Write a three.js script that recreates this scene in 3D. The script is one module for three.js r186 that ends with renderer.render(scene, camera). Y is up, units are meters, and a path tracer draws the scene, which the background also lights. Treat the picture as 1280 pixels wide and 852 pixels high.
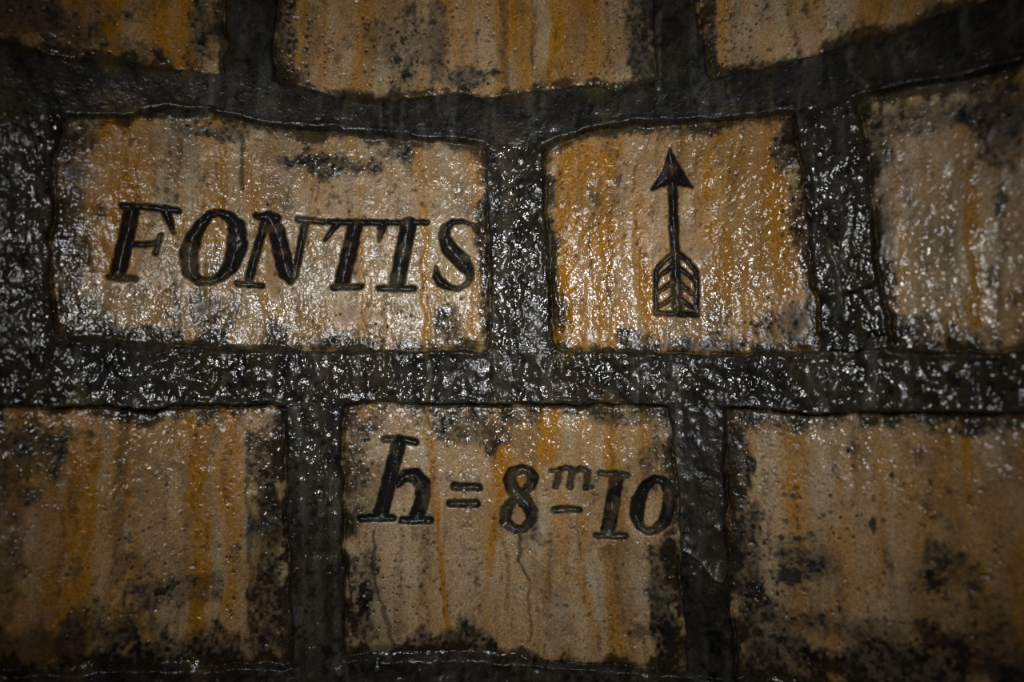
import * as THREE from 'three';
import { mergeGeometries } from 'three/addons/utils/BufferGeometryUtils.js';
import { RoundedBoxGeometry } from 'three/addons/geometries/RoundedBoxGeometry.js';

// ------------------------------------------------------------------ camera, light, exposure
const EYE = 1.45, PITCH = 2.8 * Math.PI / 180, FOCAL = 900;      // focal length in pixels of the 1280 x 852 frame
const scene = new THREE.Scene();
scene.background = new THREE.Color(0x000000);
const camera = new THREE.PerspectiveCamera(2 * Math.atan(426 / FOCAL) * 180 / Math.PI, 1280 / 852, 0.05, 20);
camera.position.set(0, EYE, 0);
camera.rotation.set(PITCH, 0, 0);
camera.focus = 0.885; camera.userData.fStop = 1.6;
scene.add(camera);

const renderer = new THREE.WebGLRenderer({ antialias: true });
renderer.toneMapping = THREE.LinearToneMapping;
renderer.toneMappingExposure = 1.0;
renderer.shadowMap.enabled = true;

// the only light of the gallery: a lamp on a stand just behind and above the camera
const LAMP = new THREE.Vector3(-0.03, EYE + 0.19, 0.12), AIM = new THREE.Vector3(-0.01, EYE + 0.08, -0.9);
const lampLight = new THREE.SpotLight(new THREE.Color(0.97, 0.985, 1.0), 2.65, 0, 0.78, 1, 2);
lampLight.name = 'lamp_light';
lampLight.castShadow = true; lampLight.shadow.radius = 3.4; lampLight.shadow.mapSize.set(2048, 2048);
lampLight.shadow.camera.near = 0.1; lampLight.shadow.camera.far = 4; lampLight.shadow.bias = -0.0005;

// ------------------------------------------------------------------ helpers
const clamp = (x, a = 0, b = 1) => x < a ? a : x > b ? b : x;
const mix = (a, b, t) => a + (b - a) * t;
const smooth = (a, b, x) => { const t = clamp((x - a) / (b - a)); return t * t * (3 - 2 * t); };
function rng(seed) { return () => { seed = (seed + 0x6D2B79F5) | 0; let t = Math.imul(seed ^ seed >>> 15, 1 | seed); t = t + Math.imul(t ^ t >>> 7, 61 | t) ^ t; return ((t ^ t >>> 14) >>> 0) / 4294967296; }; }
const LATTICE = new Float32Array(65536); { const r = rng(7); for (let i = 0; i < 65536; i++) LATTICE[i] = r() * 2 - 1; }
function noise(x, y) {                                            // smooth value noise, -1 .. 1, repeats after 256
  const xi = Math.floor(x), yi = Math.floor(y); let u = x - xi, v = y - yi;
  u = u * u * u * (u * (u * 6 - 15) + 10); v = v * v * v * (v * (v * 6 - 15) + 10);
  const a = xi & 255, b = (xi + 1) & 255, c = (yi & 255) << 8, d = ((yi + 1) & 255) << 8;
  const p = LATTICE[a | c], q = LATTICE[b | c], r = LATTICE[a | d], t = LATTICE[b | d];
  return p + (q - p) * u + (r - p) * v + (p - q - r + t) * u * v;
}
function fbm(x, y, n) { let s = 0, a = 1, w = 0; for (let i = 0; i < n; i++) { s += a * noise(x, y); w += a; a *= 0.5; const t = x; x = x * 1.93 + y * 0.31 + 17.3; y = y * 1.93 - t * 0.31 + 5.7; } return s / w; }
const srgb = (r, g, b) => new THREE.Color().setRGB(r / 255, g / 255, b / 255, THREE.SRGBColorSpace).toArray();
const names = new Map();
function numbered(n) { const k = names.get(n) ?? 0; names.set(n, k + 1); return k ? `${n}_${String(k).padStart(3, '0')}` : n; }

// ------------------------------------------------------------------ the shape of the wall
// The masonry lines a round niche: a cylinder of radius R about a vertical axis. Wall coordinates are millimetres:
// s along the curve, h above eye level, d out of the wall towards the room.
const R = 800, AX = -60, AZ = -100;
function wallPoint(s, h, d) { const a = s / R, r = R - d; return [(AX + r * Math.sin(a)) / 1000, EYE + h / 1000, (AZ - r * Math.cos(a)) / 1000]; }
function survey(px, py) {                                         // where a sight line from the camera station meets the wall
  let x = (px - 640) / FOCAL, y = -(py - 426) / FOCAL, z = -1;
  [y, z] = [y * Math.cos(PITCH) - z * Math.sin(PITCH), y * Math.sin(PITCH) + z * Math.cos(PITCH)];
  const ox = -AX, oz = -AZ, A = x * x + z * z, B = ox * x + oz * z, C = ox * ox + oz * oz - R * R;
  const t = (-B + Math.sqrt(B * B - A * C)) / A;
  return [R * Math.atan2(ox + t * x, -(oz + t * z)), t * y];
}
const surveyed = (pts) => pts.map(([x, y]) => survey(x, y));
const S0 = -840, S1 = 840, H0 = -1450, H1 = 950;                  // whole niche, floor to ceiling
function table(pts, key, lo, hi) {                                // polyline -> lookup, one value per millimetre
  const p = pts.slice().sort((a, b) => a[key] - b[key]), t = new Float32Array(hi - lo + 1);
  for (let i = 0, j = 0; i < t.length; i++) {
    const x = lo + i; while (j < p.length - 2 && p[j + 1][key] < x) j++;
    const f = p.length < 2 ? 0 : clamp((x - p[j][key]) / (p[j + 1][key] - p[j][key] || 1)); t[i] = p.length < 2 ? p[0][1 - key] : mix(p[j][1 - key], p[j + 1][1 - key], f);
  }
  return (x) => { const q = clamp(x - lo, 0, t.length - 1.001), i = q | 0; return t[i] + (t[i + 1] - t[i]) * (q - i); };
}
const along = (pts) => table(surveyed(pts), 0, S0 - 10, S1 + 10), level = (h) => () => h;
const upright = (pts) => table(surveyed(pts), 1, H0 - 10, H1 + 10), plumb = (s) => () => s;
// bed joints, top to bottom: [upper edge, lower edge] as height over s
const beds = [
  [level(725), level(665)],
  [along([[-200, 40], [0, 52], [75, 74], [170, 83], [250, 92], [300, 94], [345, 103], [425, 124], [480, 128], [527, 124], [571, 118], [616, 125], [656, 117], [718, 110], [782, 112], [830, 106], [886, 99], [945, 88], [1000, 77], [1060, 60], [1130, 38], [1200, 15], [1280, -12], [1400, -50]]),
    along([[-200, 130], [0, 142], [75, 147], [150, 146], [220, 139], [300, 150], [360, 162], [425, 165], [500, 172], [560, 178], [605, 183], [640, 186], [679, 183], [708, 174], [731, 164], [765, 158], [855, 154], [901, 150], [993, 141], [1030, 135], [1072, 125], [1130, 112], [1200, 100], [1280, 80], [1400, 50]])],
  [along([[-200, 432], [0, 430], [70, 420], [163, 432], [340, 438], [430, 439], [609, 438], [697, 438], [830, 441], [900, 444], [1010, 440], [1060, 440], [1115, 436], [1280, 440], [1400, 440]]),
    along([[-200, 512], [0, 511], [68, 508], [130, 506], [172, 512], [245, 508], [354, 505], [425, 503], [629, 505], [748, 506], [834, 505], [906, 509], [1034, 517], [1122, 515], [1280, 517], [1400, 520]])],
  [along([[-200, 850], [0, 838], [100, 836], [230, 832], [360, 832], [430, 822], [560, 818], [690, 828], [830, 838], [920, 850], [1100, 864], [1280, 880], [1400, 890]]),
    along([[-200, 930], [0, 918], [430, 898], [830, 912], [1280, 960], [1400, 970]])],
  [level(-700), level(-765)], [level(-1060), level(-1125)],
];
// head joints of each course: [left edge, right edge] as s over height
const heads = [
  [[plumb(-330), plumb(-265)], [plumb(180), plumb(245)], [plumb(640), plumb(705)]],
  [[plumb(-700), plumb(-640)], [upright([[283, 0], [284, 60], [280, 90], [280, 120]]), upright([[346, 0], [341, 60], [343, 90], [345, 120]])], [upright([[817, 0], [820, 60], [826, 120]]), upright([[871, 0], [876, 40], [887, 100]])], [plumb(660), plumb(720)]],
  [[upright([[-22, 140], [-26, 300], [-18, 440]]), upright([[80, 140], [66, 200], [61, 300], [66, 400], [72, 440]])], [upright([[607, 180], [612, 300], [616, 400], [611, 440]]), upright([[679, 180], [683, 300], [688, 400], [697, 440]])],
    [upright([[996, 140], [1005, 220], [1015, 330], [1026, 400], [1030, 440]]), upright([[1071, 125], [1084, 220], [1095, 330], [1110, 395], [1114, 440]])]],
  [[upright([[-170, 500], [-170, 840]]), upright([[-110, 500], [-110, 840]])], [upright([[357, 505], [358, 600], [362, 700], [368, 850]]), upright([[427, 500], [428, 600], [432, 750], [431, 840]])],
    [upright([[836, 500], [846, 600], [851, 700], [858, 850]]), upright([[906, 505], [908, 650], [912, 720], [919, 860]])], [upright([[1380, 500], [1400, 900]]), upright([[1440, 500], [1460, 900]])]],
  [[plumb(-500), plumb(-440)], [plumb(-40), plumb(25)], [plumb(430), plumb(490)]],
  [[plumb(-640), plumb(-575)], [plumb(-260), plumb(-195)], [plumb(230), plumb(290)], [plumb(690), plumb(750)]],
  [[plumb(-420), plumb(-360)], [plumb(60), plumb(120)], [plumb(520), plumb(580)]],
];
// which stone or joint a spot belongs to, and how far it lies from the edge of the stone (mm, negative inside the stone)
const spot = { row: 0, col: 0, joint: '', sd: 0, top: 0 };
function locate(s, h) {
  const ws = s + 2.6 * noise(s / 21, h / 21) + 0.9 * noise(s / 7 + 40, h / 7), wh = h + 2.6 * noise(s / 24 + 90, h / 24) + 0.9 * noise(s / 6.5, h / 6.5 + 40);
  let row = 0; for (; row < beds.length; row++) { const m = (beds[row][0](s) + beds[row][1](s)) / 2; if (wh > m) break; }
  const top = row > 0 ? wh - beds[row - 1][1](ws) : -400, bottom = row < beds.length ? beds[row][0](ws) - wh : -400;   // negative inside the course
  const hs = heads[row]; let col = 0, left = -400, right = -400, hc = hs.length;
  for (let i = 0; i < hs.length; i++) { const a = hs[i][0](wh), b = hs[i][1](wh); if (ws > (a + b) / 2) { col = i + 1; left = b - ws; } else { right = ws - a; hc = i; break; } }
  const across = Math.max(left, right), updown = Math.max(top, bottom);
  const k = 9, e = clamp(0.5 + (across - updown) / (2 * k)); let sd = mix(updown, across, e) + k * e * (1 - e) * 0.9;   // rounded corners
  spot.row = row; spot.col = col; spot.sd = sd; spot.top = top; spot.side = across > updown;
  spot.joint = updown > 0 ? 'b' + (top > bottom ? row - 1 : row) : 'h' + row + '_' + (left > right ? col - 1 : hc);
  return spot;
}

// ------------------------------------------------------------------ the carved writing: strokes as [x, y, half width] along a line
const glyphs = [];
function glyph(stone, label, name, ...strokes) {
  const segs = []; let b = [1e9, 1e9, -1e9, -1e9];
  for (const st of strokes) {
    const p = st.map(([x, y, w]) => [...survey(x, y), w * 1.08]);
    if (p.length === 1) p.push(p[0]);
    for (let i = 0; i + 1 < p.length; i++) { segs.push([p[i], p[i + 1]]); for (const q of [p[i], p[i + 1]]) b = [Math.min(b[0], q[0] - q[2]), Math.min(b[1], q[1] - q[2]), Math.max(b[2], q[0] + q[2]), Math.max(b[3], q[1] + q[2])]; }
  }
  glyphs.push({ stone, label, name, segs, box: [b[0] - 5, b[1] - 5, b[2] + 5, b[3] + 5] });
}
const FONTIS = '2_1', ARROW = '2_2', HEIGHT = '3_2';
glyph(FONTIS, 'black carved letter F', 'carved_letter', [[165, 262, 7], [148, 342, 7.5]], [[153, 257, 3.5], [190, 259, 3.5], [222, 263, 3.5]], [[207, 262, 5.5], [217, 291, 2.2]], [[166, 306, 3], [197, 304, 3.2]], [[201, 294, 2.4], [194, 317, 2.4]], [[137, 346, 3.4], [169, 348, 3.2]]);
glyph(FONTIS, 'black carved letter O', 'carved_letter', [[273, 265, 4], [287, 270, 6], [296, 282, 9], [297, 306, 10.5], [289, 332, 8], [277, 346, 5], [263, 352, 4], [248, 350, 5], [238, 340, 8], [236, 320, 9.5], [241, 298, 8], [252, 280, 6], [262, 269, 4.5], [273, 265, 4]]);
glyph(FONTIS, 'black carved letter N', 'carved_letter', [[331, 278, 4.5], [311, 349, 4.5]], [[337, 272, 8], [346, 290, 9], [358, 340, 9.5], [363, 350, 5]], [[382, 276, 4.2], [368, 346, 3.5]], [[373, 274, 3.6], [404, 277, 3.6]], [[321, 270, 4], [346, 272, 5]], [[296, 354, 3.4], [328, 357, 3]]);
glyph(FONTIS, 'black carved letter T', 'carved_letter', [[412, 277, 3.6], [484, 278, 4]], [[423, 277, 4.5], [406, 300, 1.6]], [[478, 280, 6], [474, 301, 2]], [[444, 282, 8.5], [428, 352, 8.5]], [[416, 359, 3.6], [452, 358, 3.2]]);
glyph(FONTIS, 'black carved letter I', 'carved_letter', [[490, 278, 3.2], [534, 278, 3.2]], [[511, 280, 9], [496, 354, 9]], [[474, 360, 3.6], [517, 361, 4]]);
glyph(FONTIS, 'black carved letter S', 'carved_letter', [[596, 288, 3], [590, 280, 2.4], [578, 276, 2.6], [566, 277, 3.6], [557, 285, 5.5], [555, 296, 7], [562, 311, 9.5], [577, 326, 10], [586, 338, 7], [588, 348, 4], [583, 356, 3], [573, 361, 3], [562, 359, 4], [551, 353, 5.5], [546, 346, 4.5], [545, 333, 1.6]]);
glyph(ARROW, 'black carved arrow pointing upwards with feathered tail', 'carved_arrow', [[837.5, 186, 1.2], [838.5, 200, 6], [839.5, 217, 13]], [[839, 212, 9], [829, 226, 7], [815, 236, 2]], [[839, 212, 9], [850, 224, 7], [864, 233, 2]], [[840, 230, 5], [844, 320, 5.4], [847, 390, 5.6]],
  [[843, 316, 3], [828, 328, 3], [820, 338, 2.6], [820, 388, 2.6]], [[847, 316, 3], [860, 326, 3], [870, 339, 3], [871, 390, 3]], [[844, 330, 3], [822, 347, 2.2]], [[845, 349, 3], [822, 366, 2.2]], [[846, 368, 3], [822, 384, 2.2]], [[848, 334, 2.8], [869, 351, 2.2]], [[848, 353, 2.8], [870, 370, 2.2]], [[848, 372, 2.8], [870, 387, 2.2]], [[820, 391, 3], [871, 393, 3.4]]);
glyph(HEIGHT, 'black carved letter h', 'carved_letter', [[499, 552, 8.5], [476, 643, 8.5]], [[481, 549, 4], [500, 548, 4], [519, 552, 4.4]], [[497, 604, 5], [506, 594, 6.5], [519, 594, 9], [529, 606, 8.5], [528, 626, 8.5], [521, 644, 8]], [[452, 647, 4.6], [491, 647, 4.4]], [[503, 650, 4.4], [537, 650, 4.6]]);
glyph(HEIGHT, 'upper bar of the carved equals sign', 'carved_equals_bar', [[568, 607.5, 4.8], [599, 608.5, 4.8]]);
glyph(HEIGHT, 'lower bar of the carved equals sign', 'carved_equals_bar', [[563, 629, 4.8], [596, 629, 4.8]]);
glyph(HEIGHT, 'worn carved figure 8', 'carved_figure', [[652, 586, 5], [640, 590, 6], [636, 600, 7], [642, 612, 8], [655, 624, 8.5], [664, 638, 7], [664, 650, 5.5], [655, 661, 4.5], [642, 661, 5], [632, 652, 7], [633, 636, 6.5], [642, 625, 5], [654, 616, 4], [664, 606, 6], [667, 596, 6], [661, 588, 5], [652, 586, 5]]);
glyph(HEIGHT, 'small worn raised letter m', 'carved_letter', [[699, 587, 3.6], [695, 608, 3.4]], [[699, 588, 3], [708, 584, 3], [715, 588, 3.6], [712, 608, 3.4]], [[716, 590, 3], [726, 585, 3], [735, 590, 3.6], [732, 610, 3.4]], [[689, 588, 2.2], [699, 587, 2.6]], [[732, 610, 2.6], [740, 609, 2]]);
glyph(HEIGHT, 'short carved dash under the small m', 'carved_dash', [[693, 637, 4.4], [706, 636, 4.6], [724, 637, 3.6]]);
glyph(HEIGHT, 'worn carved figure 1', 'carved_figure', [[771, 596, 7.5], [760, 663, 8]], [[751, 591, 3.4], [784, 594, 3.8]], [[745, 669, 3.8], [781, 670, 3.6]]);
glyph(HEIGHT, 'worn carved figure 0', 'carved_figure', [[819, 598, 4.2], [806, 608, 6], [798, 626, 8], [795, 645, 7.5], [799, 658, 5], [808, 664, 4], [820, 662, 4.5], [830, 652, 6.5], [836, 634, 7.5], [837, 615, 6.5], [830, 602, 5], [819, 598, 4.2]]);
function carved(s, h, stone) {                                    // [distance to the nearest stroke edge, glyph]
  let best = 9, which = null;
  for (const g of glyphs) {
    if (g.stone !== stone || s < g.box[0] || s > g.box[2] || h < g.box[1] || h > g.box[3]) continue;
    for (const [a, b] of g.segs) {
      const dx = b[0] - a[0], dy = b[1] - a[1], l = dx * dx + dy * dy, t = l ? clamp(((s - a[0]) * dx + (h - a[1]) * dy) / l) : 0;
      const d = Math.hypot(s - a[0] - dx * t, h - a[1] - dy * t) - mix(a[2], b[2], t);
      if (d < best) { best = d; which = g; }
    }
  }
  return [best, which];
}

// ------------------------------------------------------------------ stains, dirt and deposits seen on the wall
// running deposits: [x, y, x, y, half width, strength]
const lines = (list) => list.map(([x0, y0, x1, y1, w, k]) => { const a = survey(x0, y0), b = survey(x1, y1); return [a, b, w, k, Math.min(a[0], b[0]) - 3 * w - 8, Math.max(a[0], b[0]) + 3 * w + 8, Math.min(a[1], b[1]) - 2 * w - 8, Math.max(a[1], b[1]) + 2 * w + 8]; });
const ochreRuns = lines([
  [148, 150, 150, 320, 26, 1.05], [182, 150, 176, 330, 13, .7], [122, 175, 120, 330, 14, .75], [270, 150, 262, 300, 15, .75], [250, 160, 240, 420, 7, .5], [306, 160, 312, 262, 6, .6], [524, 185, 533, 300, 6, .7], [533, 290, 535, 442, 4, 1.1], [388, 190, 393, 330, 5, .5], [412, 200, 396, 270, 4, .5], [597, 195, 592, 430, 8, .6], [452, 300, 458, 430, 3, .6], [470, 330, 462, 400, 3, .5], [205, 350, 205, 430, 12, .4], [350, 300, 345, 440, 4, .35],
  [706, 185, 708, 440, 13, 1.1], [730, 190, 735, 300, 10, .5], [762, 170, 754, 440, 8, .6], [800, 240, 806, 400, 7, .5], [872, 170, 884, 300, 9, .5], [920, 165, 928, 340, 24, .6], [965, 180, 975, 350, 14, .5], [893, 330, 900, 420, 9, .4],
  [1203, 150, 1210, 260, 9, .6], [1212, 240, 1226, 400, 7, 1.0], [1120, 170, 1128, 380, 5, .45], [1262, 110, 1258, 200, 16, .5], [1160, 180, 1158, 260, 7, .3],
  [650, -40, 655, 112, 15, .9], [697, -40, 692, 105, 10, .9], [740, -40, 744, 108, 14, .7], [402, -40, 405, 104, 9, .5], [452, -40, 455, 110, 7, .35], [622, -40, 628, 100, 7, .4], [520, -40, 526, 112, 7, .35],
  [142, -40, 136, 78, 13, 1.0], [190, -40, 192, 84, 15, .7], [236, -40, 228, 86, 11, .6], [85, -40, 90, 60, 12, .5], [30, -40, 30, 50, 12, .4],
  [908, -40, 906, 92, 6, .6], [1018, -40, 1018, 66, 9, .5], [1140, -40, 1138, 20, 12, .6], [960, -40, 962, 70, 8, .3],
  [103, 512, 92, 830, 17, 1.1], [68, 525, 55, 830, 13, .8], [143, 512, 150, 780, 9, .7], [246, 512, 252, 830, 12, 1.1], [285, 512, 290, 800, 9, .75], [20, 530, 14, 800, 14, .5], [195, 515, 190, 620, 14, .35],
  [538, 505, 544, 640, 6, 1.0], [544, 635, 562, 790, 3.6, 1.1], [624, 505, 624, 600, 10, .8], [627, 610, 612, 690, 5, .8], [612, 690, 606, 785, 4, .7], [690, 505, 684, 565, 13, .8], [730, 640, 726, 720, 6, .6], [726, 720, 742, 790, 7, .8], [762, 505, 768, 590, 12, .9], [806, 520, 808, 590, 8, .6], [700, 620, 700, 690, 12, .45], [760, 690, 764, 780, 9, .3], [680, 690, 690, 790, 6, .4],
  [985, 525, 990, 640, 10, .5], [1052, 600, 1060, 760, 7, .6], [1108, 560, 1098, 730, 6, .45], [1030, 650, 1052, 700, 4, .4], [940, 530, 940, 560, 16, .5], [1200, 540, 1230, 700, 22, .45],
]);
const darkRuns = lines([
  [302, 165, 304, 236, 3.5, .9], [228, 175, 218, 226, 2.5, .6], [268, 190, 272, 232, 2, .5], [489, 180, 490, 300, 1.5, .35], [466, 664, 470, 715, 2.6, .9], [470, 715, 482, 760, 1.8, .9], [482, 760, 492, 815, 3, .8], [647, 670, 649, 700, 2.4, .9], [649, 700, 663, 726, 1.8, .9], [663, 726, 661, 800, 2, .7], [738, 296, 737, 345, 1.8, .9], [800, 300, 806, 352, 1.8, .7], [795, 200, 792, 240, 2, .6], [516, 640, 514, 670, 4, .5], [690, 690, 682, 770, 4, .35],
  [155, 520, 148, 720, 7, .55], [310, 540, 312, 800, 3, .7], [362, 600, 364, 800, 3, .5], [385, 10, 382, 90, 8, .45], [630, 0, 634, 110, 5, .5], [665, 0, 668, 80, 3, .4], [820, 505, 826, 570, 4, .5], [345, 20, 350, 100, 6, .5],
]);
const paleRuns = lines([                                          // grey-green lime skin on the mortar and the stones
  [392, 440, 398, 470, 5, 1], [398, 470, 385, 505, 5, 1], [536, 445, 534, 500, 4, .9], [622, 445, 616, 500, 7, .7], [560, 450, 562, 500, 3, .5], [690, 450, 694, 500, 4, .6], [792, 450, 795, 500, 5, .7], [1092, 440, 1090, 505, 7, 1], [1042, 445, 1040, 500, 6, .7], [1150, 448, 1152, 500, 4, .5], [268, 96, 264, 140, 4, .9], [290, 90, 290, 150, 6, .4], [508, 128, 498, 178, 4, .8], [478, 132, 476, 176, 3, .6], [560, 124, 566, 176, 4, .6], [660, 120, 668, 176, 6, .6], [690, 160, 720, 166, 4, .5], [640, 180, 642, 300, 5, .4],
  [1063, 62, 1066, 90, 4, .9], [1066, 90, 1078, 110, 3, .7], [1036, 90, 1042, 140, 3, .4], [1040, 300, 1052, 380, 3, .9], [1016, 170, 1024, 330, 3, .4], [372, 510, 376, 640, 5, .6], [395, 510, 400, 840, 6, .5], [420, 600, 424, 840, 4, .8], [408, 560, 416, 700, 3, .6], [380, 640, 390, 840, 4, .5], [850, 520, 852, 690, 5, .4], [822, 30, 826, 110, 4, .9], [826, 20, 826, 50, 3, .8], [306, 0, 300, 90, 6, .4], [1095, 420, 1088, 450, 5, .8], [20, 160, 22, 430, 9, .4], [48, 200, 44, 420, 6, .35], [560, 640, 566, 830, 4, .2], [572, 810, 566, 850, 10, .6],
  [66, 600, 44, 800, 14, .5], [190, 540, 196, 760, 20, .35], [208, 330, 212, 420, 16, .4], [340, 280, 346, 430, 12, .3], [560, 190, 556, 270, 16, .45], [470, 190, 466, 270, 12, .3], [590, 610, 586, 780, 10, .35], [1180, 170, 1170, 400, 22, .45], [700, 590, 740, 610, 10, .2],
]);
// patches: [x, y, half width, half height, strength]
const patches = (list) => list.map(([x, y, rx, ry, k]) => { const c = survey(x, y); return [c[0], c[1], rx, ry, k]; });
let poreSpots;
const greyPatches = patches([
  [360, 40, 16, 70, .8], [585, 100, 52, 20, .9], [800, 40, 22, 90, 1], [505, 60, 50, 60, .5], [545, 40, 16, 90, .6], [884, 40, 14, 60, .9], [960, 86, 60, 12, .5], [60, 20, 70, 50, .6], [255, 40, 26, 60, .8], [180, 70, 60, 20, .4],
  [412, 206, 72, 20, 1], [260, 165, 60, 12, .7], [500, 192, 30, 14, .6], [88, 200, 20, 60, .35], [100, 395, 40, 30, .6], [265, 395, 40, 34, .7], [345, 418, 18, 24, .9], [560, 408, 22, 34, .8], [606, 320, 12, 130, .9], [180, 420, 80, 14, .7], [420, 425, 60, 14, .6],
  [985, 185, 28, 36, 1], [1000, 260, 18, 60, .8], [985, 405, 44, 36, .8], [800, 425, 50, 18, .9], [880, 430, 70, 14, .7], [690, 340, 10, 90, .9], [900, 395, 30, 30, .5], [855, 165, 60, 12, .5],
  [1090, 190, 22, 70, .9], [1255, 150, 40, 40, .8], [1130, 410, 50, 22, 1], [1180, 420, 80, 16, .6], [1150, 150, 60, 22, .6], [1105, 300, 14, 80, .7],
  [335, 560, 26, 70, .8], [338, 700, 30, 160, 1], [200, 825, 260, 36, 1], [40, 545, 60, 36, .7], [120, 790, 70, 40, .7], [220, 740, 60, 26, .5], [10, 700, 20, 120, .5], [345, 525, 30, 22, .8],
  [445, 590, 18, 90, .7], [452, 740, 26, 70, .8], [590, 535, 60, 34, .8], [640, 520, 40, 16, .8], [780, 520, 60, 14, .7], [560, 808, 70, 26, 1], [832, 740, 26, 90, 1], [815, 580, 30, 40, .6], [700, 832, 160, 14, 1], [470, 815, 60, 14, .8], [455, 535, 30, 30, .8],
  [924, 600, 18, 110, 1], [930, 720, 24, 110, .9], [965, 815, 60, 60, 1], [1120, 835, 90, 40, 1], [1240, 825, 90, 36, .7], [1180, 715, 30, 30, .35], [1000, 525, 80, 16, .7], [1180, 530, 80, 14, .6], [1010, 700, 40, 26, .6], [1080, 790, 60, 24, .6],
]);
const blackPatches = patches([
  [497, 74, 7, 6, 1.2], [506, 91, 8, 7, 1.3], [255, 50, 10, 14, .9], [362, 22, 6, 14, .8], [384, 200, 34, 8, .8], [440, 210, 30, 8, .7], [405, 224, 10, 8, .9], [502, 195, 8, 8, .8], [355, 202, 12, 12, .6], [334, 254, 2.5, 4, 1.2], [420, 246, 8, 4, .8],
  [990, 170, 14, 20, 1], [785, 416, 20, 9, 1.2], [1018, 424, 10, 8, 1.2], [960, 432, 40, 8, .9], [852, 430, 30, 6, .8], [686, 350, 7, 26, 1], [1010, 340, 5, 40, .7],
  [1082, 200, 8, 40, .8], [1122, 415, 22, 12, 1.1], [1250, 250, 8, 22, .9], [1240, 350, 10, 14, .7], [1190, 408, 10, 6, .8], [1268, 150, 20, 16, .5], [1212, 145, 20, 12, .5],
  [354, 695, 9, 12, 1.1], [342, 640, 14, 50, .6], [330, 760, 16, 60, .6], [200, 738, 10, 6, .9], [120, 832, 120, 18, 1], [265, 822, 60, 14, .9], [70, 545, 40, 8, .7], [172, 514, 24, 8, .9], [40, 590, 16, 10, .5],
  [455, 745, 14, 26, 1.2], [442, 700, 8, 18, .7], [442, 775, 8, 20, .7], [538, 812, 30, 9, 1], [600, 812, 24, 14, .8], [838, 800, 18, 40, 1], [835, 690, 10, 30, .7], [800, 790, 16, 16, .7], [480, 826, 50, 8, 1.1], [554, 530, 3, 12, 1.1], [563, 526, 4, 5, 1], [434, 560, 8, 20, .7],
  [984, 718, 20, 13, 1.2], [1000, 673, 6, 5, 1.3], [977, 671, 4, 4, 1], [993, 620, 5, 5, 1], [1092, 654, 5, 11, 1.2], [1108, 690, 7, 22, .7], [1170, 728, 13, 14, 1.2], [1178, 708, 8, 10, .7], [1020, 708, 9, 8, .8], [1115, 594, 4, 4, 1.2], [1186, 612, 7, 6, .8], [922, 690, 10, 30, .9], [945, 740, 12, 18, .8], [945, 640, 8, 20, .7], [1040, 830, 36, 18, .9], [1180, 800, 30, 16, .8], [1240, 838, 60, 14, .7], [1150, 780, 14, 8, .8], [905, 815, 20, 30, 1],
]);
const slimePatches = patches([[92, 300, 26, 150, 1], [92, 165, 26, 22, .7], [30, 20, 60, 60, .7], [20, 560, 60, 50, .7], [40, 815, 90, 40, .8], [1262, 120, 36, 46, .6], [1250, 810, 60, 50, .4], [170, 425, 90, 16, .6], [350, 60, 14, 60, .5], [805, 60, 20, 70, .8], [1080, 240, 12, 100, .6], [840, 790, 20, 60, .6]]);
{ // open pores of the stone, strung along the tool lines
  const r = rng(21), spots = [];
  for (const [x, y, w, h, n, big] of [[362, 50, 5, 60, 26, 3], [384, 60, 5, 50, 20, 3.2], [412, 70, 18, 40, 22, 2.4], [455, 60, 20, 50, 20, 2.4], [500, 70, 16, 44, 26, 3], [522, 40, 8, 60, 14, 2.4], [562, 40, 10, 60, 22, 2.4], [610, 60, 10, 50, 12, 2], [760, 50, 30, 50, 14, 2], [945, 40, 50, 46, 26, 2], [905, 60, 22, 36, 22, 2.6], [990, 250, 22, 70, 34, 2.4], [940, 620, 26, 60, 34, 2.4], [955, 720, 30, 50, 40, 2.6], [1050, 620, 60, 60, 22, 2.4], [455, 590, 20, 60, 26, 2.2], [470, 740, 30, 50, 30, 2], [560, 720, 60, 70, 22, 1.6], [450, 410, 80, 26, 30, 1.8], [560, 380, 30, 40, 26, 1.8], [290, 690, 14, 90, 26, 2.2], [180, 700, 60, 60, 16, 2.4], [740, 330, 40, 90, 20, 2], [960, 400, 50, 30, 26, 2.4]])
    for (let i = 0; i < n; i++) { const q = 1.1 + (big - 1.1) * r() ** 2; spots.push([x + w * (r() + r() - 1), y + h * (r() * 2 - 1), q, q * (1 + 0.5 * r()), 0.9 + 0.5 * r()]); }
  poreSpots = patches(spots);
}
const wornPatches = patches([[238, 328, 16, 28, .9], [262, 353, 20, 8, .9], [152, 347, 22, 7, .7], [198, 305, 16, 14, .5], [650, 592, 24, 14, .6], [650, 655, 24, 12, .5], [715, 598, 34, 16, 1], [712, 637, 18, 8, .6], [768, 594, 22, 9, .6], [762, 668, 24, 8, .7], [815, 660, 20, 10, .8], [836, 620, 8, 24, .7], [846, 372, 30, 26, .5], [592, 285, 10, 10, .7], [368, 344, 8, 14, .7], [385, 300, 8, 20, .4], [430, 358, 24, 5, .5], [310, 352, 18, 8, .6], [580, 618, 24, 18, .35]]);
const dryPatches = patches([[345, 330, 16, 50, 1], [520, 720, 60, 80, .8], [590, 740, 50, 60, .6], [720, 740, 60, 60, .6], [550, 60, 100, 70, .8], [960, 40, 90, 60, .7], [470, 250, 120, 40, .5], [160, 690, 120, 80, .6], [1040, 680, 130, 90, .7], [580, 310, 20, 30, .6], [440, 330, 20, 30, .5]]);
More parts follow.
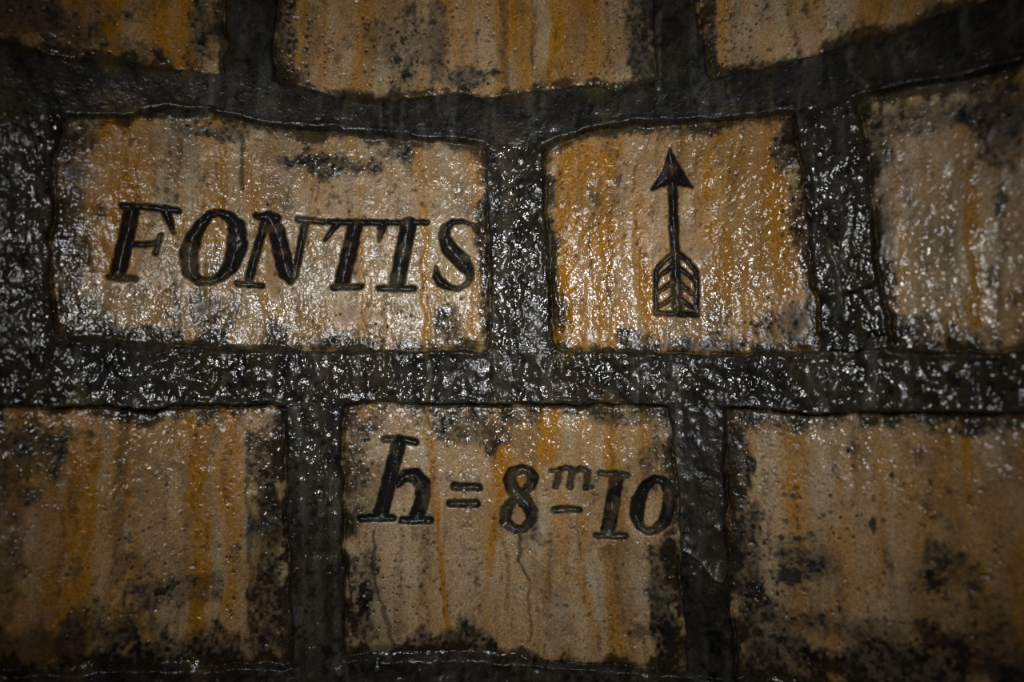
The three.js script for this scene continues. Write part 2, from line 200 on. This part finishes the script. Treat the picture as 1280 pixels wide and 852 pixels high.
const wetPatches = patches([[160, 390, 90, 36, .8], [50, 320, 40, 150, .7], [300, 470, 300, 30, .9], [820, 370, 130, 70, .8], [960, 330, 60, 90, .7], [1000, 475, 280, 30, 1], [1200, 330, 80, 110, .8], [650, 550, 160, 50, .8], [520, 410, 60, 24, .35], [1150, 560, 130, 30, .6], [640, 300, 30, 130, .6], [1050, 300, 40, 100, .8]]);
function runSum(list, s, h) {
  let v = 0; const wob = 4 * noise(s / 60, h / 34) + 1.6 * noise(s / 30, h / 9);
  for (const r of list) {
    if (s < r[4] || s > r[5] || h < r[6] || h > r[7]) continue;
    const [a, b, w, k] = r, dx = b[0] - a[0], dy = b[1] - a[1], t = clamp(((s + wob - a[0]) * dx + (h - a[1]) * dy) / (dx * dx + dy * dy));
    const d = Math.hypot(s + wob - a[0] - dx * t, (h - a[1] - dy * t) * 0.8) / (w * (1 + 0.35 * noise(h / 14, w * 7 + s / 90)));
    if (d < 1.5) v = Math.max(v, k * (1 - smooth(0.45, 1.35, d)));
  }
  return v;
}
function patchSum(list, s, h, n) {
  let v = 0;
  for (const [x, y, rx, ry, k] of list) { const dx = (s - x) / rx, dy = (h - y) / ry; if (dx > 1.7 || dx < -1.7 || dy > 1.7 || dy < -1.7) continue; const q = 1 - Math.sqrt(dx * dx + dy * dy) + n; if (q > 0) v = Math.max(v, k * smooth(0, 0.55, q)); }
  return v;
}
const poreCells = new Map();                                      // pores sorted into 20 mm cells
for (const q of poreSpots) for (let i = -1; i <= 1; i++) for (let j = -1; j <= 1; j++) { const k = (Math.floor(q[0] / 20) + i) + ',' + (Math.floor(q[1] / 20) + j); if (!poreCells.has(k)) poreCells.set(k, []); poreCells.get(k).push(q); }
function poreGrid(s, h) { const l = poreCells.get(Math.floor(s / 20) + ',' + Math.floor(h / 20)); return l ? patchSum(l, s, h, 0.25 * noise(s / 2, h / 2)) : 0; }
const C = {
  tan: srgb(186, 152, 106), cream: srgb(194, 174, 140), pink: srgb(178, 142, 112), orange: srgb(184, 134, 70), ochre: srgb(178, 120, 20), umber: srgb(100, 66, 18), film: srgb(88, 80, 66), dirt: srgb(46, 43, 37), black: srgb(24, 24, 23),
  paint: srgb(17, 20, 24), worn: srgb(66, 63, 50), mortar: srgb(60, 56, 50), mortarBrown: srgb(58, 51, 38), mortarBlack: srgb(35, 34, 32), slime: srgb(48, 41, 26), lime: srgb(114, 113, 102), limeOchre: srgb(112, 94, 50),
};
// tone of each stone in view: share of orange, share of grey film, wet crust
const tone = { '1_1': [.55, .35, .3], '1_2': [.35, .3, .2], '1_3': [.25, .1, .25], '2_0': [.3, .3, .6], '2_1': [.1, .12, .6], '2_2': [.62, .05, .75], '2_3': [-.1, .15, .8], '3_1': [.45, .15, .35], '3_2': [.2, .12, .45], '3_3': [.2, .2, .45] };
const DEFAULT_TONE = [.25, .2, .4];
const mixInto = (c, k, t) => { c[0] += (k[0] - c[0]) * t; c[1] += (k[1] - c[1]) * t; c[2] += (k[2] - c[2]) * t; };

function wetness(s, h) {
  const n = fbm(s / 55 + 3, h / 75 + 9, 3);
  let w = 0.42 + 0.55 * n + 0.75 * patchSum(wetPatches, s, h, 0.35 * n) - 0.7 * patchSum(dryPatches, s, h, 0.35 * n);
  return clamp(w);
}
// height (mm) and colour of the wall at a spot; out = { d, c, owner, glyph }
const out = { d: 0, c: [0, 0, 0], owner: '', glyph: null };
function wall(s, h, coarse) {
  const L = locate(s, h), sd = L.sd, c = out.c, stone = L.row + '_' + L.col;
  out.glyph = null;
  const big = fbm(s / 70, h / 70, 3), mid = fbm(s / 14 + 50, h / 16 + 50, 2), wet = wetness(s, h);
  const warp = 7 * noise(s / 50 + 7, h / 60), flow = fbm((s + warp) / 9, h / 110 + 3, 3), flow2 = fbm((s + warp) / 26 + 80, h / 240 + 30, 3);
  const cw = s + 2.6 * noise(s / 11 + 2, h / 7), ch = h + 2.4 * noise(s / 6 + 60, h / 13);
  const crust = coarse ? 0 : noise(cw / 4.4 + 11, ch / 7.5) * 0.8 + noise(cw / 2.9 + 31, ch / 4.2 + 7) * 0.42;      // ripples of the wet lime crust
  const cluster = 0.25 + 1.0 * smooth(-0.3, 0.45, noise(s / 15 + 44, h / 21 + 19) + 0.35 * noise(s / 6, h / 9));
  const ochre = runSum(ochreRuns, s, h) * (0.85 + 0.35 * fbm(s / 5 + 9, h / 16, 2)), pale = runSum(paleRuns, s, h);
  // --- stone face
  const t = tone[stone] ?? DEFAULT_TONE;
  const grain = fbm(s / 5.5 + 20, h / 5.5, 2);
  let ds = 1.7 * big + 0.55 * mid + 0.75 * flow + (0.12 + 0.8 * wet * cluster) * crust + 0.14 * grain + 1.1 * ochre + 0.5 * pale;
  const pit = noise(s / 4.1 + 200, h / 4.1 + 100) * 0.6 + noise(s / 9 + 20, h / 9 + 150) * 0.5, pits = smooth(0.62, 0.8, pit + 0.18 * big) * (1 - wet);
  ds -= 1.5 * pits;
  ds -= 1.8 * smooth(-9, 0, sd) * (0.5 + 0.8 * noise(s / 18, h / 18 + 77));                                         // worn arris
  // --- mortar: ribbon standing proud, with rolled lips and runs of lime across it
  const lump = noise(s / 13 + 5, h / 15 + 60) * 0.9 + noise(s / 6.5 + 70, h / 8 + 3) * 0.55;
  const isBed = L.joint[0] === 'b';
  const upper = L.joint === 'b1' || L.row === 1;
  let dm = 8 + 1.6 * big + (upper ? 0.35 : isBed ? 1.7 : 1.1) * lump + (0.12 + 0.8 * wet * cluster * (upper ? 0.2 : 1)) * crust + 2.0 * pale * (upper ? 0.6 : 1) + 0.6 * flow * (isBed ? 0.4 : 1);
  const lip = isBed && (L.joint !== 'b1' || L.row > 1) ? smooth(0, 4, sd) * (1 - smooth(4, 10, sd)) * smooth(-0.35, 0.4, noise(s / 45, h / 20 + 31) + 0.5 * noise(s / 11, h / 20)) : 0;
  dm += 2.4 * lip * (0.75 + 0.5 * noise(s / 30, h / 30 + 12));
  // mortar broken away along a slanting line on the two right-hand head joints
  const broken = L.joint === 'h3_2' ? smooth(2, -2, h - brokenLow(s)) : L.joint === 'h2_2' ? smooth(3, -3, h - brokenHigh(s)) : 0;
  dm -= 5 * broken;
  let rim = 0;                                                    // rolled, dripping edge above the break
  if (L.joint === 'h3_2') { const q = h - brokenLow(s), e = Math.hypot((s - DRIP[0]) / 5, (h - DRIP[1]) / 11); rim = Math.exp(-((q - 2) ** 2) / 10) + 1.6 * Math.exp(-e * e); dm += 2.2 * rim; }
  // --- joint between the two: narrow gap, then the cut flank of the ribbon
  const under = L.row === 3 && L.top > -6 ? 1 : 0;
  const gap = (L.side ? 8 : 4.5 + 4 * under) * smooth(L.side ? -4.6 : -3.2, -1.2, sd) * (1 - smooth(-0.8, 0.6, sd)) * smooth(-0.15, 0.4, noise(s / 33 + 9, h / 33) + 0.25 + 0.5 * under + (L.side ? 0.25 : 0));
  const smear = smooth(-0.15, 0.5, noise(s / 46 + 17, h / 46 + 71) + 0.3 * noise(s / 15, h / 15 + 5)) * (L.side ? 0.3 : 1) * (L.row === 3 && L.top > -12 ? 0 : 1);
  const k = smooth(-1.2 - 7 * smear, 2.0 + 5 * smear, sd);
  let d = mix(ds - gap * (1 - smear), dm, k);
  // --- colours
  if (sd < 0.2) {
    mixInto(Object.assign(c, C.tan), C.cream, clamp(0.4 + 0.9 * fbm(s / 34 + 11, h / 60, 3)));
    mixInto(c, C.pink, clamp(0.9 * fbm(s / 20 + 31, h / 24 + 4, 2)));
    mixInto(c, C.orange, clamp(t[0] + 0.55 * flow2 + 0.45 * fbm(s / 18 + 60, h / 40 + 8, 3)) * 0.85);
    mixInto(c, C.ochre, clamp(0.85 * smooth(0.12, 0.55, flow2 + 0.35 * flow + 0.3 * t[0]) * 0.55 + ochre * 0.95) * 0.92);
    mixInto(c, C.umber, 0.55 * smooth(0.95, 1.35, ochre + 0.45 * flow) + 0.35 * smooth(0.25, 0.6, -flow + 0.3 * mid));
    mixInto(c, C.lime, 0.6 * pale * (0.7 + 0.5 * mid));
    mixInto(c, C.film, 0.36 * (1 - 0.8 * clamp(ochre)) * smooth(-0.1, 0.6, fbm(s / 38 + 90, h / 70 + 33, 4) + t[1] * 0.4));
    const ne = fbm(s / 18 + 300, h / 26, 4), nf = fbm(s / 4 + 30, h / 4.6 + 90, 3);
    const grey = clamp(patchSum(greyPatches, s, h, 0.55 * ne + 0.14 * nf) + smooth(0.3, 0.75, ne + 0.2 * nf + t[1] * 0.3) * 0.4);
    mixInto(c, C.slime, clamp(patchSum(slimePatches, s, h, 0.6 * ne + 0.1 * nf)) * 0.85);
    mixInto(c, C.film, grey * 0.8);
    mixInto(c, C.dirt, grey * smooth(-0.45, 0.45, nf * 0.8 + 0.4 * mid + 0.2 * ne) * 0.88);
    const blk = patchSum(blackPatches, s, h, 0.5 * nf + 0.4 * ne);
    mixInto(c, C.black, clamp(blk) * 0.88);
    const pore = coarse ? 0 : clamp(poreGrid(s, h)); d -= 1.6 * pore; mixInto(c, C.black, pore * 0.9);
    mixInto(c, C.dirt, runSum(darkRuns, s, h) * 0.8);
    mixInto(c, C.black, smooth(0.42, 0.7, nf + 0.25 * grey - 0.4 * flow - 0.3 * wet) * 0.6);
    mixInto(c, C.dirt, pits * 0.7);
    // slime creeping from the joints on to the arrises, in ragged patches
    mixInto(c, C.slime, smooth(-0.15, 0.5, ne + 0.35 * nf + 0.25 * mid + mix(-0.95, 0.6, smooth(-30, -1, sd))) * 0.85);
    const [cd, g] = carved(s + 0.7 * noise(s / 5, h / 5), h + 0.7 * noise(s / 5 + 40, h / 5), stone);
    if (g) {
      const cut = Math.max(0, 0.9 - cd); d -= 7.5 * (1 - Math.exp(-cut / 8.5)) - 0.7 * clamp(cut / 5) * lump;
      const wear = clamp(smooth(0.1, 0.6, fbm(s / 15 + 500, h / 15, 3) + (/raised|worn/.test(g.label) ? 0.12 : 0)) * 0.8 + patchSum(wornPatches, s, h, 0.5 * nf + 0.4 * ne));
      const inside = smooth(1.8, -0.6, cd + 1.3 * nf * (0.4 + wear));
      mixInto(c, C.paint, inside * (0.97 - 0.25 * wear)); mixInto(c, C.worn, inside * wear * 0.6);
      if (cd < 0) out.glyph = g;
    }
  }
  const over = sd < 0.2 ? smooth(-11 * smear - 0.8, 0.2, sd + (5 * smear + 1) * fbm(s / 5 + 3, h / 5 + 8, 2)) * 0.9 : 1;   // mortar smeared over the arris
  if (over > 0) {
    const stoneColour = c.slice();
    mixInto(Object.assign(c, C.mortar), C.mortarBrown, clamp(0.5 + 1.1 * big));
    mixInto(c, C.mortarBlack, clamp((upper ? 0.6 : 0.4) + 0.9 * fbm(s / 22 + 8, h / 22 + 210, 3)));
    const veins = 1 - Math.abs(fbm(s / 26 + 40, h / 48 + 14, 3)) * 9;
    mixInto(c, C.lime, clamp(0.1 * clamp(veins) + 0.22 * smooth(0, 0.6, fbm((s + warp) / 12 + 120, h / 70 + 61, 3)) + 0.42 * pale * (0.75 + 0.4 * mid) + 0.2 * lip * clamp(0.3 + mid)));
    mixInto(c, C.limeOchre, 0.45 * clamp(ochre) + 0.2 * clamp(flow2));
    mixInto(c, C.black, 0.75 * smooth(0.15, 0.55, fbm(s / 9 + 77, h / 9 + 7, 3)) + 0.3 * broken);
    mixInto(c, C.lime, clamp(0.45 * rim));
    if (over < 1) mixInto(c, stoneColour, 1 - over);
  }
  out.d = d; out.owner = sd < 0.2 ? 's' + stone : L.joint;
  return out;
}
const DRIP = survey(897, 716);
const brokenLow = along([[840, 682], [860, 690], [875, 700], [893, 722], [905, 728], [915, 700]]);
const brokenHigh = along([[1000, 380], [1040, 372], [1070, 364], [1100, 352], [1120, 352]]);

// ------------------------------------------------------------------ materials
const TILE = 512, TILE_MM = 128;                                  // fine grain, repeating every 128 mm
function tileNoise(x, y, cells, seed) {                           // x, y in 0..1
  const fx = x * cells, fy = y * cells, xi = Math.floor(fx), yi = Math.floor(fy); let u = fx - xi, v = fy - yi; u = u * u * (3 - 2 * u); v = v * v * (3 - 2 * v);
  const at = (i, j) => LATTICE[(((i % cells) * 73 + seed * 31) & 255) | ((((j % cells) * 151 + seed * 57) & 255) << 8)];
  return mix(mix(at(xi, yi), at(xi + 1, yi), u), mix(at(xi, yi + 1), at(xi + 1, yi + 1), u), v);
}
function texture(size, height, fill, space, repeatX, repeatY) {
  const px = new Uint8Array(size * height * 4);
  for (let j = 0; j < height; j++) for (let i = 0; i < size; i++) { const v = fill(i / size, j / height), o = (j * size + i) * 4; px[o] = clamp(v[0]) * 255; px[o + 1] = clamp(v[1] ?? v[0]) * 255; px[o + 2] = clamp(v[2] ?? v[0]) * 255; px[o + 3] = 255; }
  const t = new THREE.DataTexture(px, size, height); t.magFilter = THREE.LinearFilter; t.minFilter = THREE.LinearMipmapLinearFilter; t.generateMipmaps = true;
  t.wrapS = t.wrapT = THREE.RepeatWrapping; t.repeat.set(repeatX, repeatY); if (space) t.colorSpace = space; t.needsUpdate = true; return t;
}
const perMetre = 1000 / TILE_MM;
const grainMap = texture(TILE, TILE, (x, y) => { const n = 0.45 * tileNoise(x, y, 128, 1) + 0.3 * tileNoise(x, y, 64, 2) + 0.55 * tileNoise(x, y, 230, 3); const v = 0.86 + 0.27 * n; return [v, v * 0.995, v * 0.985]; }, THREE.SRGBColorSpace, perMetre, perMetre);
const bumpMap = texture(TILE, TILE, (x, y) => [0.5 + 0.3 * tileNoise(x, y, 46, 5) + 0.2 * tileNoise(x, y, 83, 6) + 0.05 * tileNoise(x, y, 170, 7)], null, perMetre, perMetre);
const SPAN = 1400;                                                // wetness of the wall, one map over the part in view
const roughMap = texture(700, 700, (x, y) => {
  const s = (x - 0.5) * SPAN, h = (y - 0.5) * SPAN, w = wetness(s, h) + 0.3 * fbm(s / 13 + 70, h / 19 + 3, 3);
  return [0, mix(0.6, mix(0.24, 0.14, smooth(0.3, 0.9, w)), smooth(-0.05, 0.3, w)), 0];
}, null, 1000 / SPAN, 1000 / SPAN);
roughMap.offset.set(0.5, 0.5);
const mortarRoughMap = texture(700, 700, (x, y) => {
  const s = (x - 0.5) * SPAN, h = (y - 0.5) * SPAN, w = wetness(s, h) * 0.6 + 0.9 * fbm((s + 5 * noise(s / 40, h / 30)) / 15 + 170, h / 26 + 33, 3);
  return [0, mix(0.26, 0.13, smooth(-0.1, 0.5, w)), 0];
}, null, 1000 / SPAN, 1000 / SPAN);
mortarRoughMap.offset.set(0.5, 0.5);
const stoneMaterial = new THREE.MeshPhysicalMaterial({ name: 'wet_limestone', vertexColors: true, map: grainMap, bumpMap, bumpScale: 0.00046, roughnessMap: roughMap, roughness: 1, metalness: 0, ior: 1.34 });
const mortarMaterial = new THREE.MeshPhysicalMaterial({ name: 'wet_mortar', vertexColors: true, map: grainMap, bumpMap, bumpScale: 0.00048, roughnessMap: mortarRoughMap, roughness: 1, metalness: 0, ior: 1.34 });
const dampMortarMaterial = new THREE.MeshPhysicalMaterial({ name: 'damp_mortar', vertexColors: true, map: grainMap, bumpMap, bumpScale: 0.00035, roughness: 0.27, metalness: 0, ior: 1.34 });
const paintMaterial = new THREE.MeshPhysicalMaterial({ name: 'black_paint_in_cut', vertexColors: true, map: grainMap, bumpMap, bumpScale: 0.0003, roughness: 0.3, specularIntensity: 0.55, metalness: 0, ior: 1.42 });
const rubbleMaterial = new THREE.MeshStandardMaterial({ name: 'rough_quarry_rock', color: new THREE.Color().setRGB(0.1, 0.085, 0.065), roughness: 0.9, map: grainMap, bumpMap, bumpScale: 0.002 });

// ------------------------------------------------------------------ wall_front: one surface, cut into its stones, joints and carved letters
const wallFront = new THREE.Group(); wallFront.name = 'wall_front'; scene.add(wallFront);
wallFront.userData = { kind: 'structure', label: 'curved wet stone wall with proud dark mortar joints', category: 'wall' };
const buckets = new Map();
function bucket(key) { let b = buckets.get(key); if (!b) buckets.set(key, b = { p: [], n: [], c: [], uv: [], i: [], box: [1e9, 1e9, -1e9, -1e9] }); return b; }
function sheet(s0, s1, h0, h1, step, coarse) {
  const nx = Math.round((s1 - s0) / step), ny = Math.round((h1 - h0) / step), W = nx + 1, N = W * (ny + 1);
  const dx = (s1 - s0) / nx, dy = (h1 - h0) / ny, D = new Float32Array(N), col = new Float32Array(N * 3), own = new Array(N), gl = new Array(N);
  for (let j = 0; j <= ny; j++) for (let i = 0; i <= nx; i++) { const o = j * W + i, w = wall(s0 + i * dx, h0 + j * dy, coarse); D[o] = w.d; col[3 * o] = w.c[0]; col[3 * o + 1] = w.c[1]; col[3 * o + 2] = w.c[2]; own[o] = w.owner; gl[o] = w.glyph; }
  const maps = new Map();
  const vertex = (key, b, o) => {
    let m = maps.get(key); if (!m) maps.set(key, m = new Map());
    let v = m.get(o); if (v !== undefined) return v;
    const i = o % W, j = (o / W) | 0, s = s0 + i * dx, h = h0 + j * dy;
    const gs = (D[i < nx ? o + 1 : o] - D[i ? o - 1 : o]) / (dx * ((i < nx) + (i > 0))), gh = (D[j < ny ? o + W : o] - D[j ? o - W : o]) / (dy * ((j < ny) + (j > 0)));
    const a = s / R, l = Math.hypot(gs, gh, 1);
    b.p.push(...wallPoint(s, h, D[o])); b.uv.push(s / 1000, h / 1000); b.c.push(col[3 * o], col[3 * o + 1], col[3 * o + 2]);
    b.n.push((-gs * Math.cos(a) - Math.sin(a)) / l, -gh / l, (-gs * Math.sin(a) + Math.cos(a)) / l);
    b.box = [Math.min(b.box[0], s), Math.min(b.box[1], h), Math.max(b.box[2], s), Math.max(b.box[3], h)];
    m.set(o, v = b.p.length / 3 - 1); return v;
  };
  const keyOf = (i, j) => { if (i < 0 || j < 0 || i >= nx || j >= ny) return null; const o = j * W + i; return gl[o] && own[o][0] === 's' ? gl[o] : own[o]; };
  const BACK = 45;                                                // the stones and joints reach into the wall
  for (let j = 0; j < ny; j++) for (let i = 0; i < nx; i++) {
    const key = keyOf(i, j), b = bucket(key), o = j * W + i;
    const q = [vertex(key, b, o), vertex(key, b, o + 1), vertex(key, b, o + W + 1), vertex(key, b, o + W)];
    b.i.push(q[0], q[1], q[2], q[0], q[2], q[3]);
    if (typeof key !== 'string') continue;
    for (const [di, dj, m, n] of [[0, -1, 0, 1], [1, 0, 1, 2], [0, 1, 2, 3], [-1, 0, 3, 0]]) {
      const other = keyOf(i + di, j + dj); if (other === key || (other && typeof other !== 'string')) continue;
      const base = b.p.length / 3, oo = [o, o + 1, o + W + 1, o + W];
      for (const [v, deep] of [[m, 0], [n, 0], [n, 1], [m, 1]]) {
        const ii = oo[v] % W, jj = (oo[v] / W) | 0, s = s0 + ii * dx, h = h0 + jj * dy, a = s / R;
        b.p.push(...wallPoint(s, h, deep ? -BACK : D[oo[v]])); b.n.push(di * Math.cos(a), dj, di * Math.sin(a)); b.uv.push(s / 1000, h / 1000 - deep * BACK / 1000); b.c.push(col[3 * oo[v]], col[3 * oo[v] + 1], col[3 * oo[v] + 2]);
      }
      b.i.push(base, base + 3, base + 2, base, base + 2, base + 1);
    }
  }
}
const FINE = 1.3, F = [-650, 650, -455, 549];
sheet(F[0], F[1], F[2], F[3], FINE, false);
sheet(S0, F[0], H0, H1, 8, true); sheet(F[1], S1, H0, H1, 8, true); sheet(F[0], F[1], H0, F[2], 8, true); sheet(F[0], F[1], F[3], H1, 8, true);
const stoneLabels = {
  [FONTIS]: 'pale stone block carved with the black word FONTIS', [ARROW]: 'orange stone block carved with a black upward arrow', [HEIGHT]: 'ochre-streaked stone block carved with h = 8m-10', '2_3': 'wet greyish stone block to the right of the arrow block',
  '1_1': 'dim ochre stone block in the top left corner', '1_2': 'orange-brown pitted stone block at top above the word FONTIS', '1_3': 'tan stone block at top right of the photograph', '3_1': 'ochre-streaked stone block at bottom left', '3_3': 'tan stone block with black spots at bottom right',
};
const jointLabels = { b1: 'sagging bed of dark mortar above the carved blocks', b2: 'glistening bed of dark mortar under the carved blocks', h2_0: 'wide wet mortar joint left of the FONTIS block', h2_1: 'upright mortar joint between the FONTIS and arrow blocks', h2_2: 'leaning mortar joint right of the arrow block', h3_1: 'upright mortar joint left of the height block', h3_2: 'upright mortar joint right of the height block, lower end broken away' };
function toMesh(b, name, material, parent) {
  const g = new THREE.BufferGeometry();
  g.setAttribute('position', new THREE.Float32BufferAttribute(b.p, 3)); g.setAttribute('normal', new THREE.Float32BufferAttribute(b.n, 3)); g.setAttribute('uv', new THREE.Float32BufferAttribute(b.uv, 2)); g.setAttribute('color', new THREE.Float32BufferAttribute(b.c, 3)); g.setIndex(b.i);
  const m = new THREE.Mesh(g, material); m.name = numbered(name); m.castShadow = m.receiveShadow = true; parent.add(m); return m;
}
const stones = new Map();
for (const [key, b] of buckets) if (typeof key === 'string') {
  const isStone = key[0] === 's', m = toMesh(b, isStone ? 'stone_block' : 'mortar_joint', isStone ? stoneMaterial : /^(b[013]|h1|h3_2)/.test(key) ? dampMortarMaterial : mortarMaterial, wallFront);
  const label = isStone ? stoneLabels[key.slice(1)] : jointLabels[key]; if (label) m.userData.label = label;
  if (isStone) stones.set(key.slice(1), m);
}
for (const g of glyphs) { const b = buckets.get(g); if (b) toMesh(b, g.name, paintMaterial, stones.get(g.stone)).userData.label = g.label; }

// ------------------------------------------------------------------ the rest of the gallery, beside and behind the camera
function shell(name, w, h, d, x, y, z) {
  const g = new THREE.BoxGeometry(w, h, d); const uv = g.attributes.uv, p = g.attributes.position, n = g.attributes.normal;
  for (let i = 0; i < uv.count; i++) { const ax = Math.abs(n.getX(i)), ay = Math.abs(n.getY(i)); uv.setXY(i, ax > 0.5 ? p.getZ(i) : p.getX(i), ay > 0.5 ? p.getZ(i) : p.getY(i)); }
  const m = new THREE.Mesh(g, rubbleMaterial); m.name = name; m.position.set(x, y, z); m.castShadow = m.receiveShadow = true; m.userData = { kind: 'structure' }; scene.add(m); return m;
}
const NZ = (AZ - R * Math.cos(S1 / R)) / 1000, NL = (AX - R * Math.sin(S1 / R)) / 1000, NR = (AX + R * Math.sin(S1 / R)) / 1000, TOP = EYE + H1 / 1000;
{
  const arc = []; for (let i = 0; i <= 48; i++) arc.push(S0 + (S1 - S0) * i / 48);
  const sh = new THREE.Shape(); arc.forEach((s, i) => { const p = wallPoint(s, 0, -44); i ? sh.lineTo(p[0], -p[2]) : sh.moveTo(p[0], -p[2]); }); arc.reverse().forEach((s) => { const p = wallPoint(s, 0, -260); sh.lineTo(p[0], -p[2]); });
  const g = new THREE.ExtrudeGeometry(sh, { depth: TOP, bevelEnabled: false }); g.rotateX(-Math.PI / 2);
  const core = new THREE.Mesh(g, rubbleMaterial); core.name = 'rubble_core'; core.castShadow = core.receiveShadow = true; wallFront.add(core);
}
shell('floor', 4.4, 0.2, 3.4, 0, -0.1, 0.4);
shell('ceiling', 4.4, 0.2, 3.4, 0, TOP + 0.1, 0.4);
shell('wall_left', 2.2 + NL, TOP, 0.2, (-2.2 + NL) / 2, TOP / 2, NZ - 0.1);
shell('wall_right', 2.2 - NR, TOP, 0.2, (2.2 + NR) / 2, TOP / 2, NZ - 0.1);
shell('wall_back', 4.4, TOP, 0.2, 0, TOP / 2, 1.9);
shell('wall_end', 0.2, TOP, 1.8 - NZ, -2.1, TOP / 2, (1.8 + NZ) / 2);
shell('wall_far_end', 0.2, TOP, 1.8 - NZ, 2.1, TOP / 2, (1.8 + NZ) / 2);

// ------------------------------------------------------------------ the lamp on its stand
{
  const metal = new THREE.MeshStandardMaterial({ name: 'black_lamp_metal', color: 0x141414, roughness: 0.5, metalness: 0.6 });
  const lens = new THREE.MeshStandardMaterial({ name: 'lamp_lens', color: 0xffffff, emissive: 0xfff6ea, emissiveIntensity: 4, roughness: 0.4 });
  const stand = new THREE.Group(); stand.name = 'lamp_stand'; stand.position.set(LAMP.x, 0, LAMP.z + 0.08); scene.add(stand);
  stand.userData = { label: 'black work lamp on a tripod stand behind the camera', category: 'lamp' };
  const part = (name, g, m, parent = stand) => { const o = new THREE.Mesh(g, m); o.name = name; o.castShadow = o.receiveShadow = true; parent.add(o); return o; };
  const pole = new THREE.CylinderGeometry(0.011, 0.013, LAMP.y - 0.1, 16); pole.translate(0, LAMP.y / 2 + 0.01, 0.02); part('pole', pole, metal);
  for (let k = 0; k < 3; k++) { const a = k * 2.0944 + 1.57, c = new THREE.TubeGeometry(new THREE.LineCurve3(new THREE.Vector3(0, 0.5, 0.02), new THREE.Vector3(0.3 * Math.cos(a), 0.01, 0.02 + 0.3 * Math.sin(a))), 4, 0.009, 10); part('leg', c, metal); }
  const dir = AIM.clone().sub(LAMP).normalize(), q = new THREE.Quaternion().setFromUnitVectors(new THREE.Vector3(0, 1, 0), dir);
  const place = (g, along) => { g.applyQuaternion(q); g.translate(dir.x * along, LAMP.y + dir.y * along, dir.z * along - 0.08); return g; };
  part('lamp_head', place(new THREE.LatheGeometry([[0.0, -0.12], [0.02, -0.12], [0.026, -0.08], [0.06, -0.02], [0.072, 0], [0.068, 0], [0.06, -0.012], [0, -0.014]].map(([x, y]) => new THREE.Vector2(x, y)), 40), 0), metal);
  part('lens', place(new THREE.CylinderGeometry(0.06, 0.06, 0.004, 40), -0.006), lens);
}
lampLight.position.copy(LAMP).addScaledVector(AIM.clone().sub(LAMP).normalize(), 0.004);
lampLight.target.position.copy(AIM); scene.add(lampLight, lampLight.target);

renderer.render(scene, camera);
